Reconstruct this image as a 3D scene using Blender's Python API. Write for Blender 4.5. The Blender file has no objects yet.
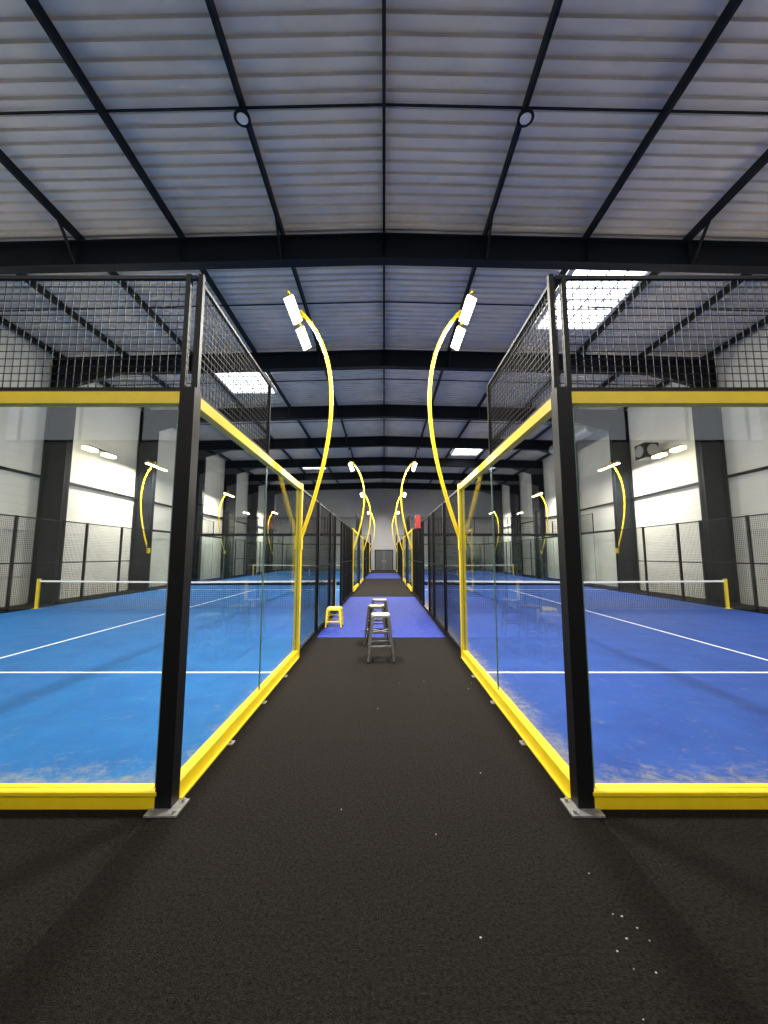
import bpy, math, random
from mathutils import Vector, Matrix
random.seed(3)
S = bpy.context.scene
S.view_settings.view_transform = 'Standard'
S.view_settings.look = 'None'

# ------------------------------------------------------------ materials
def mat(name, col, rough=0.5, metal=0.0, noise=0.0, nscale=20.0, bump=0.0, bscale=60.0, spec=0.5):
    m = bpy.data.materials.new(name); m.use_nodes = True
    nt = m.node_tree; b = nt.nodes['Principled BSDF']
    b.inputs['Base Color'].default_value = (*col, 1)
    b.inputs['Roughness'].default_value = rough
    b.inputs['Metallic'].default_value = metal
    b.inputs['Specular IOR Level'].default_value = spec
    if noise > 0 or bump > 0:
        tc = nt.nodes.new('ShaderNodeNewGeometry')
    if noise > 0:
        n = nt.nodes.new('ShaderNodeTexNoise'); n.inputs['Scale'].default_value = nscale
        n.inputs['Detail'].default_value = 6
        nt.links.new(tc.outputs['Position'], n.inputs['Vector'])
        r = nt.nodes.new('ShaderNodeMapRange')
        r.inputs['From Min'].default_value = 0.3; r.inputs['From Max'].default_value = 0.7
        r.inputs['To Min'].default_value = 1 - noise; r.inputs['To Max'].default_value = 1 + noise
        nt.links.new(n.outputs['Fac'], r.inputs['Value'])
        mx = nt.nodes.new('ShaderNodeVectorMath'); mx.operation = 'SCALE'
        mx.inputs[0].default_value = col
        nt.links.new(r.outputs['Result'], mx.inputs['Scale'])
        nt.links.new(mx.outputs['Vector'], b.inputs['Base Color'])
    if bump > 0:
        n2 = nt.nodes.new('ShaderNodeTexNoise'); n2.inputs['Scale'].default_value = bscale
        n2.inputs['Detail'].default_value = 4
        nt.links.new(tc.outputs['Position'], n2.inputs['Vector'])
        bp = nt.nodes.new('ShaderNodeBump'); bp.inputs['Strength'].default_value = bump
        bp.inputs['Distance'].default_value = 0.02
        nt.links.new(n2.outputs['Fac'], bp.inputs['Height'])
        nt.links.new(bp.outputs['Normal'], b.inputs['Normal'])
    return m

def emat(name, col, st):
    m = bpy.data.materials.new(name); m.use_nodes = True
    b = m.node_tree.nodes['Principled BSDF']
    b.inputs['Base Color'].default_value = (*col, 1)
    b.inputs['Emission Color'].default_value = (*col, 1)
    b.inputs['Emission Strength'].default_value = st
    return m

def court_mat(name, col, col2):
    m = mat(name, col, rough=0.75, bump=0.25, bscale=150, spec=0.25)
    nt = m.node_tree; b = nt.nodes['Principled BSDF']; L = nt.links.new
    g = nt.nodes.new('ShaderNodeNewGeometry')
    n = nt.nodes.new('ShaderNodeTexNoise'); n.inputs['Scale'].default_value = 1.6; n.inputs['Detail'].default_value = 7
    n.inputs['Roughness'].default_value = 0.65
    L(g.outputs['Position'], n.inputs['Vector'])
    mr = nt.nodes.new('ShaderNodeMapRange'); mr.inputs['From Min'].default_value = .35; mr.inputs['From Max'].default_value = .68
    L(n.outputs['Fac'], mr.inputs['Value'])
    mx = nt.nodes.new('ShaderNodeMix'); mx.data_type = 'RGBA'
    mx.inputs[6].default_value = (*col, 1); mx.inputs[7].default_value = (*col2, 1)
    L(mr.outputs['Result'], mx.inputs[0])
    # sand gathered near the glass
    sp = nt.nodes.new('ShaderNodeSeparateXYZ'); L(g.outputs['Position'], sp.inputs[0])
    ab = nt.nodes.new('ShaderNodeMath'); ab.operation = 'ABSOLUTE'; L(sp.outputs['X'], ab.inputs[0])
    def M(op, a, bb):
        k = nt.nodes.new('ShaderNodeMath'); k.operation = op
        for i, v in enumerate((a, bb)):
            if isinstance(v, (int, float)): k.inputs[i].default_value = v
            else: L(v, k.inputs[i])
        return k.outputs[0]
    dx = M('MULTIPLY', M('SUBTRACT', ab.outputs[0], 1.4), 1.6)
    dy = M('SUBTRACT', sp.outputs['Y'], 2.9)
    d = M('MINIMUM', dx, dy)
    n3 = nt.nodes.new('ShaderNodeTexNoise'); n3.inputs['Scale'].default_value = 4.5; n3.inputs['Detail'].default_value = 13
    n3.inputs['Roughness'].default_value = 0.9; L(g.outputs['Position'], n3.inputs['Vector'])
    v = M('SUBTRACT', n3.outputs['Fac'], M('MINIMUM', M('MULTIPLY', d, 0.33), .22))
    r2 = nt.nodes.new('ShaderNodeMapRange'); r2.inputs['From Min'].default_value = .33; r2.inputs['From Max'].default_value = .56
    r2.inputs['To Max'].default_value = .8
    L(v, r2.inputs['Value'])
    m2 = nt.nodes.new('ShaderNodeMix'); m2.data_type = 'RGBA'
    L(mx.outputs[2], m2.inputs[6]); m2.inputs[7].default_value = (.36, .29, .15, 1)
    L(r2.outputs['Result'], m2.inputs[0])
    L(m2.outputs[2], b.inputs['Base Color'])
    return m

def glass_mat(name, tint):
    m = bpy.data.materials.new(name); m.use_nodes = True
    nt = m.node_tree; nt.nodes.clear(); L = nt.links.new
    o = nt.nodes.new('ShaderNodeOutputMaterial')
    t = nt.nodes.new('ShaderNodeBsdfTransparent'); t.inputs[0].default_value = (*tint, 1)
    g = nt.nodes.new('ShaderNodeBsdfGlossy'); g.inputs['Roughness'].default_value = 0.0
    g.inputs['Color'].default_value = (.9, .93, .95, 1)
    ge = nt.nodes.new('ShaderNodeNewGeometry')
    dt = nt.nodes.new('ShaderNodeVectorMath'); dt.operation = 'DOT_PRODUCT'
    L(ge.outputs['Incoming'], dt.inputs[0]); L(ge.outputs['Normal'], dt.inputs[1])
    def M(op, a, bb=0.0):
        k = nt.nodes.new('ShaderNodeMath'); k.operation = op
        for i, v in enumerate((a, bb)):
            if isinstance(v, (int, float)): k.inputs[i].default_value = v
            else: L(v, k.inputs[i])
        return k.outputs[0]
    c = M('ABSOLUTE', dt.outputs['Value'])
    f = M('ADD', M('MULTIPLY', M('POWER', M('SUBTRACT', 1.0, c), 5.0), .45), .035)
    mx = nt.nodes.new('ShaderNodeMixShader')
    L(f, mx.inputs[0]); L(t.outputs[0], mx.inputs[1]); L(g.outputs[0], mx.inputs[2])
    L(mx.outputs[0], o.inputs[0])
    return m

M_blueL = court_mat('court_turf_cyan_blue', (.003, .088, .29), (.006, .120, .35))
M_blueR = court_mat('court_turf_royal_blue', (.009, .044, .24), (.015, .064, .30))
M_tile = mat('blue_walkway_turf', (.014, .030, .22), .8, noise=.3, nscale=9, bump=.3, spec=.2)
M_line = mat('white_line_paint', (.8, .82, .85), .6, noise=.08, nscale=15)
M_yel = mat('yellow_powder_coat', (.78, .57, .010), .4, noise=.04, nscale=8)
M_blk = mat('black_powder_coat', (.006, .006, .007), .45, spec=.18)
M_wire = mat('black_wire', (.007, .007, .008), .5, spec=.15)
M_glass = glass_mat('tempered_glass', (.96, .98, .975))
M_edge = mat('glass_edge_green', (.12, .22, .19), .2)
M_steel = mat('dark_steel_paint', (.006, .008, .012), .5, noise=.1, nscale=3, spec=.2)
M_deck = mat('roof_deck_galvanised', (.72, .66, .60), .55, metal=0.0, noise=.10, nscale=1.2)
M_wall = mat('wall_cladding_white', (.66, .64, .57), .6, noise=.06, nscale=.8)
M_galv = mat('galvanised_plate', (.38, .38, .37), .45, metal=.6, noise=.25, nscale=30)
M_carpet = mat('black_carpet', (.0165, .014, .0125), .95, noise=.6, nscale=60, bump=1.0, bscale=160, spec=.06)
M_white = mat('white_plastic', (.75, .75, .75), .5)
M_tape = mat('white_net_tape', (.85, .86, .88), .6)
M_lens = emat('led_lens', (1, .90, .60), 14)
M_sky = emat('skylight_pane', (.94, .97, 1.0), 6.0)
M_stool = mat('stool_galvanised', (.33, .33, .34), .35, metal=.8, noise=.15, nscale=12)
M_stoolb = mat('stool_dark', (.12, .105, .095), .4, metal=.7, noise=.15, nscale=12)
M_red = mat('red_paint', (.55, .03, .02), .5)
M_duct = mat('spiral_duct_zinc', (.5, .52, .53), .35, metal=.6)
M_fleck = mat('pale_lint', (.4, .38, .35), .9)
M_door = mat('door_grey', (.05, .055, .06), .5)
M_house = mat('lamp_housing_grey', (.30, .30, .29), .45, metal=.3)

# ------------------------------------------------------------ builders
class MB:
    def __init__(s): s.v = []; s.f = []; s.mi = []; s.mats = []
    def m(s, mt):
        if mt not in s.mats: s.mats.append(mt)
        return s.mats.index(mt)
    def box(s, x0, x1, y0, y1, z0, z1, mt):
        if x0 > x1: x0, x1 = x1, x0
        if y0 > y1: y0, y1 = y1, y0
        n = len(s.v); i = s.m(mt)
        s.v += [(x0,y0,z0),(x1,y0,z0),(x1,y1,z0),(x0,y1,z0),(x0,y0,z1),(x1,y0,z1),(x1,y1,z1),(x0,y1,z1)]
        for q in ((0,3,2,1),(4,5,6,7),(0,1,5,4),(1,2,6,5),(2,3,7,6),(3,0,4,7)):
            s.f.append(tuple(n+k for k in q)); s.mi.append(i)
    def bar(s, p, q, w, h, mt, w2=None, h2=None):
        p = Vector(p); q = Vector(q); d = (q-p).normalized()
        up = Vector((0,0,1)) if abs(d.z) < .95 else Vector((0,1,0))
        a = d.cross(up).normalized(); b = a.cross(d).normalized()
        w2 = w if w2 is None else w2; h2 = h if h2 is None else h2
        n = len(s.v); i = s.m(mt)
        for c, ww, hh in ((p, w, h), (q, w2, h2)):
            for sa, sb in ((-1,-1),(1,-1),(1,1),(-1,1)):
                s.v.append(tuple(c + a*sa*ww/2 + b*sb*hh/2))
        for k in ((3,2,1,0),(4,5,6,7),(0,1,5,4),(1,2,6,5),(2,3,7,6),(3,0,4,7)):
            s.f.append(tuple(n+j for j in k)); s.mi.append(i)
    def cyl(s, p, q, r, mt, seg=16, r2=None):
        p = Vector(p); q = Vector(q); d = (q-p).normalized()
        up = Vector((0,0,1)) if abs(d.z) < .95 else Vector((0,1,0))
        a = d.cross(up).normalized(); b = a.cross(d).normalized()
        r2 = r if r2 is None else r2
        n = len(s.v); i = s.m(mt)
        for c, rr in ((p, r), (q, r2)):
            for k in range(seg):
                t = 2*math.pi*k/seg
                s.v.append(tuple(c + a*math.cos(t)*rr + b*math.sin(t)*rr))
        for k in range(seg):
            k2 = (k+1) % seg
            s.f.append((n+k, n+k2, n+seg+k2, n+seg+k)); s.mi.append(i)
        s.f.append(tuple(n+k for k in reversed(range(seg)))); s.mi.append(i)
        s.f.append(tuple(n+seg+k for k in range(seg))); s.mi.append(i)
    def obj(s, name, parent=None, bevel=0.0):
        me = bpy.data.meshes.new(name); me.from_pydata(s.v, [], s.f)
        for m in s.mats: me.materials.append(m)
        me.polygons.foreach_set('material_index', s.mi); me.update()
        o = bpy.data.objects.new(name, me); S.collection.objects.link(o)
        if bevel:
            b = o.modifiers.new('bevel', 'BEVEL'); b.width = bevel; b.segments = 2; b.limit_method = 'ANGLE'
        if parent: setpar(o, parent)
        return o
def setpar(o, p):
    o.parent = p
    o.matrix_parent_inverse = Matrix.Translation(p.location).inverted()
def empty(name, loc=(0,0,0)):
    e = bpy.data.objects.new(name, None); e.location = loc; e.empty_display_size = .2
    S.collection.objects.link(e); return e

# ------------------------------------------------------------ room
HW = 13.0; Y0 = -7.0; Y1 = 46.0; ZR = 9.98; SL = 0.026
def roof(x): return ZR - SL*abs(x)
b = MB(); b.box(-HW, HW, Y0, Y1, -.1, 0, M_carpet); b.obj('floor')
# corrugated deck
b = MB(); prof = []
y = Y0
while y < Y1:
    prof += [(y, 0), (y+.14, 0), (y+.15, .065), (y+.24, .065)]; y += .25
i = b.m(M_deck)
for sgn in (-1, 1):
    n = len(b.v)
    for (yy, dz) in prof:
        b.v.append((0, yy, ZR+dz)); b.v.append((sgn*(HW+.1), yy, roof(HW+.1)+dz))
    for k in range(len(prof)-1):
        b.f.append((n+2*k, n+2*k+1, n+2*k+3, n+2*k+2)); b.mi.append(i)
b.obj('ceiling')
# cladding walls with shallow horizontal ribs
def clad(name, sgn):
    b = MB(); i = b.m(M_wall); z = 0; n = 0; pts = []
    while z < roof(HW):
        pts += [(z, 0), (z+.27, 0), (z+.28, .006), (z+.29, .006)]; z += .30
    for (zz, d) in pts:
        b.v.append((sgn*(HW-d), Y0, zz)); b.v.append((sgn*(HW-d), Y1, zz))
    for k in range(len(pts)-1):
        b.f.append((2*k, 2*k+1, 2*k+3, 2*k+2)); b.mi.append(i)
    b.box(sgn*(HW+.01), sgn*(HW+.1), Y0, Y1, 0, roof(HW)+.1, M_wall)
    b.obj(name)
clad('wall_left', -1); clad('wall_right', 1)
M_wallf = mat('wall_cladding_grey', (.34, .34, .34), .6, noise=.05, nscale=.8)
b = MB(); b.box(-HW, HW, Y1, Y1+.1, 0, ZR+.1, M_wallf)
for k in range(-12, 13):
    if abs(k) > 1: b.box(k-.02, k+.02, Y1-.02, Y1, 0, roof(k), M_wallf)
b.obj('wall_far')
# back wall: cladding, with an unseen strip opening added to light the near ceiling
b = MB(); b.box(-HW, HW, Y0-.1, Y0, 0, 5.6, M_wall); b.obj('wall_back')
b = MB()
for k in range(-6, 7): b.box(k*2.1-.04, k*2.1+.04, Y0-.08, Y0-.02, 5.6, roof(k*2.1), M_steel)
for z in (5.65, 7.6, 9.55): b.box(-HW, HW, Y0-.09, Y0-.01, z-.04, z+.04, M_steel)
b.obj('window_7')
b = MB(); yd = Y1-.04
b.box(-1.0, 1.0, yd-.05, yd, 0, 2.3, M_door); b.box(-1.1, -1.0, yd-.08, yd, 0, 2.4, M_blk)
b.box(1.0, 1.1, yd-.08, yd, 0, 2.4, M_blk); b.box(-1.0, 1.0, yd-.08, yd, 2.3, 2.4, M_blk)
b.box(-.01, .01, yd-.06, yd-.05, 0, 2.3, M_galv); b.box(-.2, -.15, yd-.08, yd-.05, .95, 1.15, M_galv); b.box(.15, .2, yd-.08, yd-.05, .95, 1.15, M_galv)
b.obj('door_1')
# wall girts
b = MB()
for sgn in (-1, 1):
    for z in (4.65,):
        b.box(sgn*(HW-.15), sgn*(HW-.03), Y0, Y1, z, z+.08, M_steel)
b.obj('trim_1')

# steel portal frames
frames = [3.4+5.5*k for k in range(8)]
RB = 9.08
for k, fy in enumerate(frames):
    b = MB()
    for sgn in (-1, 1):
        x0, x1 = 0, sgn*(HW-.1)
        zb0, zb1 = RB, RB - .026*HW
        zt0, zt1 = zb0+.68, zb1+.68
        def prism(ya, yb, za0, za1, zb0_, zb1_):
            n = len(b.v); ii = b.m(M_steel)
            b.v += [(x0,ya,za0),(x1,ya,za1),(x1,yb,za1),(x0,yb,za0),(x0,ya,zb0_),(x1,ya,zb1_),(x1,yb,zb1_),(x0,yb,zb0_)]
            for q in ((0,3,2,1),(4,5,6,7),(0,1,5,4),(1,2,6,5),(2,3,7,6),(3,0,4,7)):
                b.f.append(tuple(n+j for j in q)); b.mi.append(ii)
        prism(fy-.13, fy+.13, zb0, zb1, zb0+.03, zb1+.03)
        prism(fy-.13, fy+.13, zt0-.03, zt1-.03, zt0, zt1)
        prism(fy-.015, fy+.015, zb0, zb1, zt0, zt1)
        for xs in (0, 2.55, 5.1, 7.65, 10.2):
            zz = zb0-.026*xs
            b.box(sgn*xs-.01, sgn*xs+.01, fy-.12, fy+.12, zz, zz+.66, M_steel)
        b.box(sgn*(HW-.95), sgn*(HW-.91), fy-.14, fy+.14, 0, RB-.3, M_steel)
        b.box(sgn*(HW-.1), sgn*(HW-.06), fy-.14, fy+.14, 0, RB+.3, M_steel)
        b.box(sgn*(HW-.95), sgn*(HW-.06), fy-.02, fy+.02, 0, RB-.3, M_steel)
        b.box(sgn*(HW-1.05), sgn*(HW-.03), fy-.2, fy+.2, 0, .03, M_steel)
        n = len(b.v); ii = b.m(M_steel)
        xa, xb = sgn*(HW-.95), sgn*(HW-2.6)
        zc = RB-.3
        b.v += [(xa,fy-.1,zc),(xb,fy-.1,zc+.02),(xa,fy-.1,zc-.45),(xa,fy+.1,zc),(xb,fy+.1,zc+.02),(xa,fy+.1,zc-.45)]
        for q in ((0,1,2),(5,4,3),(0,3,4,1),(1,4,5,2),(2,5,3,0)):
            b.f.append(tuple(n+j for j in q)); b.mi.append(ii)
        for xs in (2.55, 7.65):
            zz = zb0-.026*xs
            b.bar((sgn*xs, fy-.05, zz+.02), (sgn*xs, fy-.75, zz+.78), .05, .05, M_steel)
            b.bar((sgn*xs, fy+.05, zz+.02), (sgn*xs, fy+.75, zz+.78), .05, .05, M_steel)
    b.obj('steel_portal_frame')
b = MB()
for k in range(-5, 6):
    x = 2.55*k; z = roof(x)
    b.box(x-.03, x+.03, Y0, Y1, z-.22, z-.005, M_steel)
b.obj('ceiling_purlins')
b = MB()
for fy in [-2.1+5.5*k for k in range(9)]:
    yy = fy+2.75
    for sgn in (-1, 1):
        b.bar((0, yy, ZR-.06), (sgn*HW, yy, roof(HW)-.06), .03, .03, M_steel)
b.obj('ceiling_tie_bars')
for sgn in (-1, 1):
    for yy in (6.1, 28.1):
        b = MB(); x = sgn*2.55; z = roof(x)-.22
        b.cyl((x, yy, z), (x, yy, z-.06), .08, M_blk, 24)
        b.cyl((x, yy, z-.06), (x, yy, z-.13), .13, M_blk, 24, .15)
        b.cyl((x, yy, z-.13), (x, yy, z-.15), .10, M_white, 24, .08)
        b.obj('high_bay_light')
def skylight(n, x0, x1, y0, y1):
    b = MB(); z = roof((x0+x1)/2)-.05
    b.box(x0, x1, y0, y1, z, z+.03, M_sky)
    for xx in (x0, x1): b.box(xx-.05, xx+.05, y0-.05, y1+.05, z-.1, z+.02, M_white)
    for yy in (y0, y1): b.box(x0, x1, yy-.05, yy+.05, z-.1, z+.02, M_white)
    for k in range(1, 4):
        xx = x0+(x1-x0)*k/4; b.box(xx-.012, xx+.012, y0, y1, z-.03, z, M_steel)
    for k in range(1, 6):
        yy = y0+(y1-y0)*k/6; b.box(x0, x1, yy-.012, yy+.012, z-.03, z, M_steel)
    b.obj('window_%d' % n)
skylight(1, 5.3, 7.45, 9.8, 12.8)
skylight(2, -7.45, -5.3, 15.7, 18.2)
skylight(3, 5.3, 7.45, 27.5, 30)
skylight(4, -7.45, -5.3, 32.5, 35)

# ------------------------------------------------------------ padel courts
def court(sgn, xin, y0, turf, sp, near):
    E = empty('padel_court', (xin+sgn*5, y0+10, 0))
    X = lambda u: xin+sgn*u
    Y = lambda v: y0+v
    def bx(b, u0, u1, v0, v1, z0, z1, m): b.box(X(u0), X(u1), Y(v0), Y(v1), z0, z1, m)
    b = MB(); bx(b, 0, 10, 0, 20, 0.0, .012, turf); b.obj('turf', E)
    b = MB()
    for v in (3.05, 16.95): bx(b, .06, 9.94, v-.028, v+.028, .012, .016, M_line)
    bx(b, 4.975, 5.025, 3.05, 16.95, .012, .0155, M_line); b.obj('court_lines', E)
    b = MB()
    for v in (0, 20):
        c = M_yel if (v == 0 and near) else M_blk
        bx(b, .05, 9.95, v-.05, v+.05, .0, .12, c)
        bx(b, .05, 9.95, v-.04, v+.04, 2.93, 3.03, c)
        if v == 0: bx(b, .05, 9.95, v-.062, v-.05, .09, .12, c)
    for u in (0, 10):
        c = M_yel if u == 0 else M_blk
        for va, vb in ((.05, 3.95), (16.05, 19.95)):
            bx(b, u-.045, u+.045, va, vb, 0, .12, c)
            bx(b, u-.04, u+.04, va, vb, 2.93, 3.03, c)
            k = -1 if u == 0 else 1
            bx(b, u+k*.045, u+k*.075, va, vb, .0, .02, c)
        for v in (4, 16): bx(b, u-.05, u+.05, v-.05, v+.05, 0, 3.05, c)
    b.obj('frame_rails', E, bevel=.006)
    b = MB()
    for u, k in ((0, 1), (10, -1)):
        for v in (0, 20):
            bx(b, u-.055, u+.06, v-.055, v+.055, 0, 3.06, M_blk)
            bx(b, u-.055, u-.015, v-.02, v+.02, 3.06, 4.04, M_blk)
            bx(b, u+.045, u+.085, v-.02, v+.02, 3.06, 4.04, M_blk)
            for z in (.7, 1.5, 2.3):
                vv = v+.075 if v == 0 else v-.075
                bx(b, u+k*.03, u+k*.12, vv-.02, vv+.02, z-.03, z+.03, M_blk)
        for v in (2, 18):
            bx(b, u-.02, u+.02, v-.02, v+.02, 3.03, 4.04, M_blk)
        for va, vb in ((0, 2), (18, 20)):
            bx(b, u-.015, u+.015, va, vb, 4.0, 4.03, M_blk)
            bx(b, u-.012, u+.012, va, vb, 3.05, 3.075, M_blk)
        for v in (6, 8, 9.1, 10.9, 12, 14):
            bx(b, u-.035, u+.035, v-.035, v+.035, 0, 3.0, M_blk)
        if u == 0: segs = ((4, 9.1), (10.9, 16))
        else: segs = ((4, 16),)
        for va, vb in segs:
            for z in (.04, 1.5, 2.97): bx(b, u-.02, u+.02, va, vb, z-.02, z+.02, M_blk)
        if u == 0: bx(b, u-.02, u+.02, 9.1, 10.9, 2.95, 2.99, M_blk)
    for v in (0, 20):
        bx(b, 0, 10, v-.015, v+.015, 4.0, 4.03, M_blk)
        bx(b, 0, 10, v-.012, v+.012, 3.05, 3.075, M_blk)
        for u in (2, 4, 6, 8): bx(b, u-.02, u+.02, v-.02, v+.02, 3.03, 4.04, M_blk)
    b.obj('black_posts', E)
    b = MB()
    for u in (0, 10):
        for v in (0, 20):
            bx(b, u-.13, u+.09, v-.13, v+.06, 0, .012, M_galv)
            for du, dv in ((-.1, -.1), (.06, -.1), (-.1, .03)):
                b.cyl((X(u+du), Y(v+dv), .012), (X(u+du), Y(v+dv), .03), .013, M_galv, 6)
    for v in (.9, 1.9, 2.9):
        bx(b, -.12, -.04, v-.04, v+.04, 0, .008, M_galv)
        b.cyl((X(-.09), Y(v), .008), (X(-.09), Y(v), .025), .012, M_galv, 6)
    b.obj('base_plates', E)
    b = MB()
    for v in (.0, 20):
        for k in range(5):
            bx(b, .09+k*1.965, .09+(k+1)*1.965-.012, v-.005, v+.005, .12, 2.93, M_glass)
            for uu in (.09+k*1.965, .09+(k+1)*1.965-.012):
                bx(b, uu-.004, uu+.004, v-.006, v+.006, .12, 2.93, M_edge)
    for u in (0, 10):
        for va, vb in ((.09, 1.99), (2.01, 3.94), (16.06, 17.99), (18.01, 19.91)):
            bx(b, u-.005, u+.005, va, vb, .12, 2.93, M_glass)
            for vv in (va, vb): bx(b, u-.006, u+.006, vv-.004, vv+.004, .12, 2.93, M_edge)
    b.obj('glass_panels', E)
    b = MB(); w = .0028
    def mesh_v(u, va, vb, za, zb, s):
        n = int(round((vb-va)/s))
        for k in range(n+1):
            v = va+(vb-va)*k/n; bx(b, u-w, u+w, v-w, v+w, za, zb, M_wire)
        n = int(round((zb-za)/s))
        for k in range(n+1):
            z = za+(zb-za)*k/n; bx(b, u-w, u+w, va, vb, z-w, z+w, M_wire)
    def mesh_u(v, ua, ub, za, zb, s):
        n = int(round((ub-ua)/s))
        for k in range(n+1):
            u = ua+(ub-ua)*k/n; bx(b, u-w, u+w, v-w, v+w, za, zb, M_wire)
        n = int(round((zb-za)/s))
        for k in range(n+1):
            z = za+(zb-za)*k/n; bx(b, ua, ub, v-w, v+w, z-w, z+w, M_wire)
    for v in (0, 20): mesh_u(v, .08, 9.92, 3.07, 4.0, sp)
    for u in (0, 10):
        mesh_v(u, 0, 2, 3.07, 4.0, sp); mesh_v(u, 18, 20, 3.07, 4.0, sp)
        if u == 0: mesh_v(u, 4, 9.1, .04, 2.97, sp); mesh_v(u, 10.9, 16, .04, 2.97, sp)
        else: mesh_v(u, 4, 16, .04, 2.97, sp)
    b.obj('wire_mesh', E)
    N = empty('padel_net', (xin+sgn*5, y0+10, 0))
    b = MB(); n = 160; w = .003
    def zt(u): return .90-.04*(1-abs(u-5)/5)
    for k in range(n+1):
        u = .1+9.8*k/n; bx(b, u-w, u+w, 10-w, 10+w, .02, zt(u), M_wire)
    for k in range(14):
        z = .03+.063*k; bx(b, .1, 9.9, 10-w, 10+w, z-w, z+w, M_wire)
    b.obj('net_mesh', N)
    b = MB()
    for k in range(10):
        u0, u1 = .1+.98*k, .1+.98*(k+1)
        b.bar((X(u0), Y(10), zt(u0)), (X(u1), Y(10), zt(u1)), .02, .055, M_tape)
    bx(b, 4.975, 5.025, 9.99, 10.01, .018, .84, M_tape)
    b.obj('net_tape', N)
    b = MB()
    for u in (.1, 9.9):
        bx(b, u-.04, u+.04, 9.96, 10.04, .013, .98, M_yel)
        bx(b, u-.05, u+.05, 9.95, 10.05, .98, 1.0, M_blk)
        bx(b, u-.09, u+.09, 9.91, 10.09, 0.013, .025, M_yel)
    b.obj('net_posts', N, bevel=.004)
    return E

XL, XR = -1.53, 1.40
court(-1, XL, 2.93, M_blueL, .062, True); court(1, XR, 2.93, M_blueR, .062, True)
court(-1, XL, 24.0, M_blueL, .12, False); court(1, XR, 24.0, M_blueR, .12, False)
b = MB(); b.box(XL+.08, XR-.08, 8.5, 16.6, 0, .004, M_tile); b.box(XL+.08, XR-.08, 29.5, 38, 0, .004, M_tile); b.obj('walkway_turf')

# ------------------------------------------------------------ floodlight poles
def pole(x, y, o, tilt, power):
    E = empty('floodlight_pole', (x, y, 0))
    cu = bpy.data.curves.new('mast', 'CURVE'); cu.dimensions = '3D'; cu.bevel_depth = .034; cu.bevel_resolution = 4
    pts = [(.0,1.95),(.17,2.45),(.34,3.05),(.48,3.7),(.56,4.4),(.54,5.1),(.40,5.7),(.17,6.15),(-.08,6.42)]
    sp = cu.splines.new('NURBS'); sp.points.add(len(pts)-1); sp.use_endpoint_u = True; sp.order_u = 4; sp.resolution_u = 8
    for i, (a, z) in enumerate(pts): sp.points[i].co = (x+o*a, y, z, 1)
    cu.materials.append(M_yel)
    c = bpy.data.objects.new('curved_mast', cu); S.collection.objects.link(c); setpar(c, E)
    b = MB()
    b.box(x-.06, x+.06, y-.06, y+.06, 1.85, 2.1, M_yel)
    hx = x-o*.12
    b.bar((hx, y-.8, 6.26), (hx, y+.75, 6.26), .035, .035, M_yel)
    b.bar((x-o*.02, y, 6.33), (hx, y, 6.26), .05, .05, M_yel)
    b.obj('lamp_crossbar', E)
    for i, yy in enumerate((y-.42, y+.5)):
        b = MB(); R = math.radians(tilt)*o
        c0 = Vector((hx, yy, 6.17)); ax = Vector((math.cos(R), 0, math.sin(R))); nz = Vector((-math.sin(R), 0, math.cos(R)))
        def tb(y0_, y1_, hw, z0_, z1_, mt):
            n = len(b.v); ii = b.m(mt)
            for zz in (z0_, z1_):
                for sx, sy in ((-1,y0_),(1,y0_),(1,y1_),(-1,y1_)):
                    b.v.append(tuple(c0+ax*sx*hw+nz*zz+Vector((0,sy,0))))
            for q in ((0,3,2,1),(4,5,6,7),(0,1,5,4),(1,2,6,5),(2,3,7,6),(3,0,4,7)):
                b.f.append(tuple(n+j for j in q)); b.mi.append(ii)
        tb(-.34, .34, .08, 0, .03, M_house)
        for k in range(9): tb(-.285+.07*k, -.275+.07*k, .07, .03, .06, M_house)
        tb(-.345, .345, .085, -.045, 0, M_lens)
        b.bar(c0+nz*.03, Vector((hx, yy, 6.27)), .05, .02, M_house)
        b.obj('lamp_head_%d' % (i+1), E)
        L = bpy.data.lights.new('led', 'AREA'); L.shape = 'RECTANGLE'; L.size = .15; L.size_y = .66
        L.energy = power; L.color = (1, .955, .86)
        lo = bpy.data.objects.new('led_light_%d' % (i+1), L); S.collection.objects.link(lo)
        lo.location = c0-nz*.055; lo.rotation_euler = (0, -R, 0)
        setpar(lo, E)
for cy, pw in ((2.93, 400), (24.0, 260)):
    for v in (4.0, 16.0):
        pole(XL, cy+v, 1, 30, pw); pole(XL-10, cy+v, -1, 4, pw*.85)
        pole(XR, cy+v, -1, 30, pw); pole(XR+10, cy+v, 1, 4, pw*.85)

# added fill lamps, unseen behind the camera, to brighten the front rails
for x in (-6.4, 0, 6.4):
    E = empty('added_fill_light', (x, -3.2, 8.8))
    b = MB(); b.box(x-.75, x+.75, -3.28, -3.12, 8.78, 8.86, M_house); b.box(x-.72, x+.72, -3.25, -3.15, 8.75, 8.78, M_lens)
    for dx in (-.6, .6): b.bar((x+dx, -3.2, 8.86), (x+dx, -3.2, 9.75), .015, .015, M_steel)
    b.obj('fill_body', E)
    L = bpy.data.lights.new('fill_area', 'AREA'); L.shape = 'RECTANGLE'; L.size = 1.4; L.size_y = .1; L.energy = 200; L.color = (1, .95, .87)
    lo = bpy.data.objects.new('fill_lamp', L); S.collection.objects.link(lo); lo.location = (x, -3.2, 8.74)
    lo.rotation_euler = (math.radians(18), 0, 0); setpar(lo, E)

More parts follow.
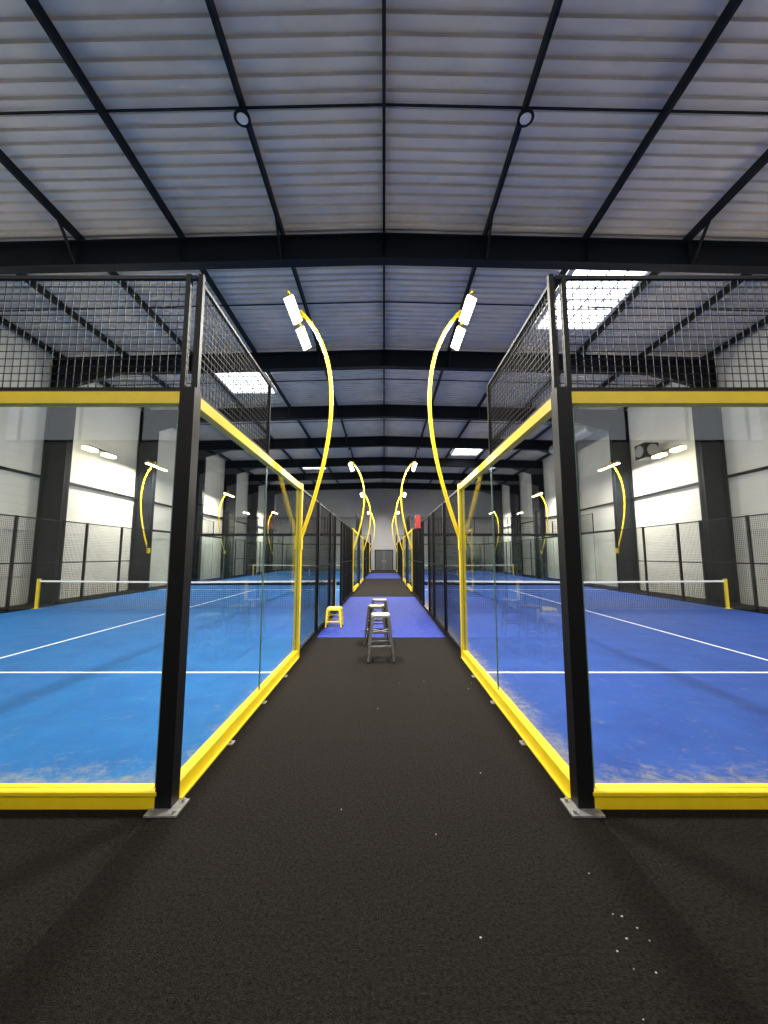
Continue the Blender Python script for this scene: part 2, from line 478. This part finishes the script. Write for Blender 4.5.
for sgn in (-1, 1):
    E = empty('lamp_reflection_standin', (sgn*12.6, 16.3, 6.2))  # glowing boxes added in place of lamp reflections in the front glass
    b = MB()
    b.box(sgn*12.3, sgn*12.97, 16.27, 16.33, 6.3, 6.34, M_steel)
    b.box(sgn*12.3, sgn*12.35, 15.6, 17.0, 6.28, 6.32, M_steel)
    for yy in (15.75, 16.85):
        b.box(sgn*12.2, sgn*12.45, yy-.27, yy+.27, 6.22, 6.27, M_house)
        b.box(sgn*12.19, sgn*12.46, yy-.28, yy+.28, 6.12, 6.22, M_lens)
    b.obj('reflected_lamp_glow', E)

# ------------------------------------------------------------ stools
def stool(name, x, y, H, top, foot, mt, rot=0, zb=0.0):
    E = empty(name, (x, y, zb)); b = MB()
    c, s = math.cos(rot), math.sin(rot)
    P = lambda a, d, z: (x+a*c-d*s, y+a*s+d*c, z+zb)
    def ring(r, z, ch):
        return [P(*q, z) for q in ((-r+ch,-r),(r-ch,-r),(r,-r+ch),(r,r-ch),(r-ch,r),(-r+ch,r),(-r,r-ch),(-r,-r+ch))]
    n = len(b.v); ii = b.m(mt)
    rings = [ring(top+.008, H-.05, .05), ring(top+.004, H-.012, .05), ring(top-.008, H, .045), ring(top-.04, H-.006, .03)]
    for r in rings: b.v += r
    for a in range(3):
        for k in range(8):
            b.f.append((n+a*8+k, n+a*8+(k+1)%8, n+a*8+8+(k+1)%8, n+a*8+8+k)); b.mi.append(ii)
    b.f.append(tuple(n+24+k for k in range(8))); b.mi.append(ii)
    b.f.append(tuple(n+k for k in reversed(range(8)))); b.mi.append(ii)
    b.obj('seat', E)
    b = MB(); zr = H*.33; t = zr/H
    corners = ((-1,-1),(1,-1),(1,1),(-1,1))
    for i, (a, d) in enumerate(corners):
        b.bar(P(a*foot, d*foot, 0.0), P(a*(top-.02), d*(top-.02), H-.03), .028, .028, mt, .05, .05)
        b.cyl(P(a*foot, d*foot, 0), P(a*foot, d*foot, .02), .02, M_blk, 8)
    b.obj('legs', E)
    b = MB()
    r = foot+(top-.02-foot)*t
    for i in range(4):
        a0, d0 = corners[i]; a1, d1 = corners[(i+1)%4]
        b.bar(P(a0*r, d0*r, zr), P(a1*r, d1*r, zr), .02, .03, mt)
    r2 = foot+(top-.02-foot)*.62
    b.bar(P(-r2,-r2,H*.62), P(r2,r2,H*.62), .02, .015, mt); b.bar(P(-r2,r2,H*.62), P(r2,-r2,H*.62), .02, .015, mt)
    b.obj('foot_rails', E)
stool('bar_stool', -.06, 6.75, .76, .155, .215, M_stool, .06)
stool('bar_stool', -.15, 7.9, .76, .155, .215, M_stoolb, -.1)
stool('bar_stool', -.10, 8.9, .76, .155, .215, M_stoolb, .1, .005)
stool('low_stool', -1.22, 9.7, .47, .17, .19, M_yel, 0, .005)

# ------------------------------------------------------------ misc
b = MB()
b.box(XR-.22, XR-.04, 14.3, 14.75, 2.75, 3.25, M_red); b.box(XR-.23, XR-.22, 14.36, 14.69, 2.95, 3.15, M_blk)
b.box(XR-.10, XR-.04, 14.45, 14.55, 2.2, 2.8, M_blk); b.obj('red_scoreboard')
b = MB(); b.cyl((11.3, 20.3, 8.7), (11.3, 25.0, 8.7), .33, M_duct, 24)
for k in range(9): b.cyl((11.3, 20.4+k*.5, 8.7), (11.3, 20.44+k*.5, 8.7), .345, M_duct, 24)
for yy in (21, 24): b.bar((11.3, yy, 9.0), (11.3, yy, 9.65), .02, .02, M_steel)
b.obj('ventilation_duct')
b = MB(); b.box(11.95, 12.6, 17.2, 17.9, 6.2, 6.9, M_blk); b.cyl((11.95, 17.55, 6.55), (11.9, 17.55, 6.55), .27, M_galv, 20)
b.cyl((12.3, 17.2, 6.55), (12.3, 17.15, 6.55), .27, M_galv, 20)
b.box(12.6, 12.97, 17.5, 17.6, 6.4, 6.5, M_steel); b.obj('unit_heater')
b = MB(); b.cyl((-12.95, 14.9, 5.5), (-12.7, 14.9, 5.45), .05, M_white, 12); b.box(-12.75, -12.55, 14.8, 15.0, 5.36, 5.5, M_white); b.obj('security_camera')
b = MB()
for k in range(20):
    if k < 9: x, y = random.gauss(1.12, .05), random.gauss(1.95, .12)
    else: x, y = random.uniform(-1.3, 1.3), random.uniform(1.2, 6)
    r = random.uniform(.002, .005); b.box(x-r, x+r, y-r*.7, y+r*.7, 0.0, .003, M_fleck)
b.obj('carpet_lint')

# ------------------------------------------------------------ world and camera
w = bpy.data.worlds.new('sky'); S.world = w; w.use_nodes = True
bg = w.node_tree.nodes['Background']; bg.inputs[0].default_value = (.97, .97, 1, 1); bg.inputs[1].default_value = 1.5
cam = bpy.data.cameras.new('camera'); co = bpy.data.objects.new('camera', cam); S.collection.objects.link(co)
cam.sensor_fit = 'VERTICAL'; cam.sensor_height = 36; cam.lens = 36*385/1024; cam.clip_end = 200
co.location = (0, 0, 1.754); co.rotation_euler = (math.radians(96.4), 0, 0)
S.camera = co
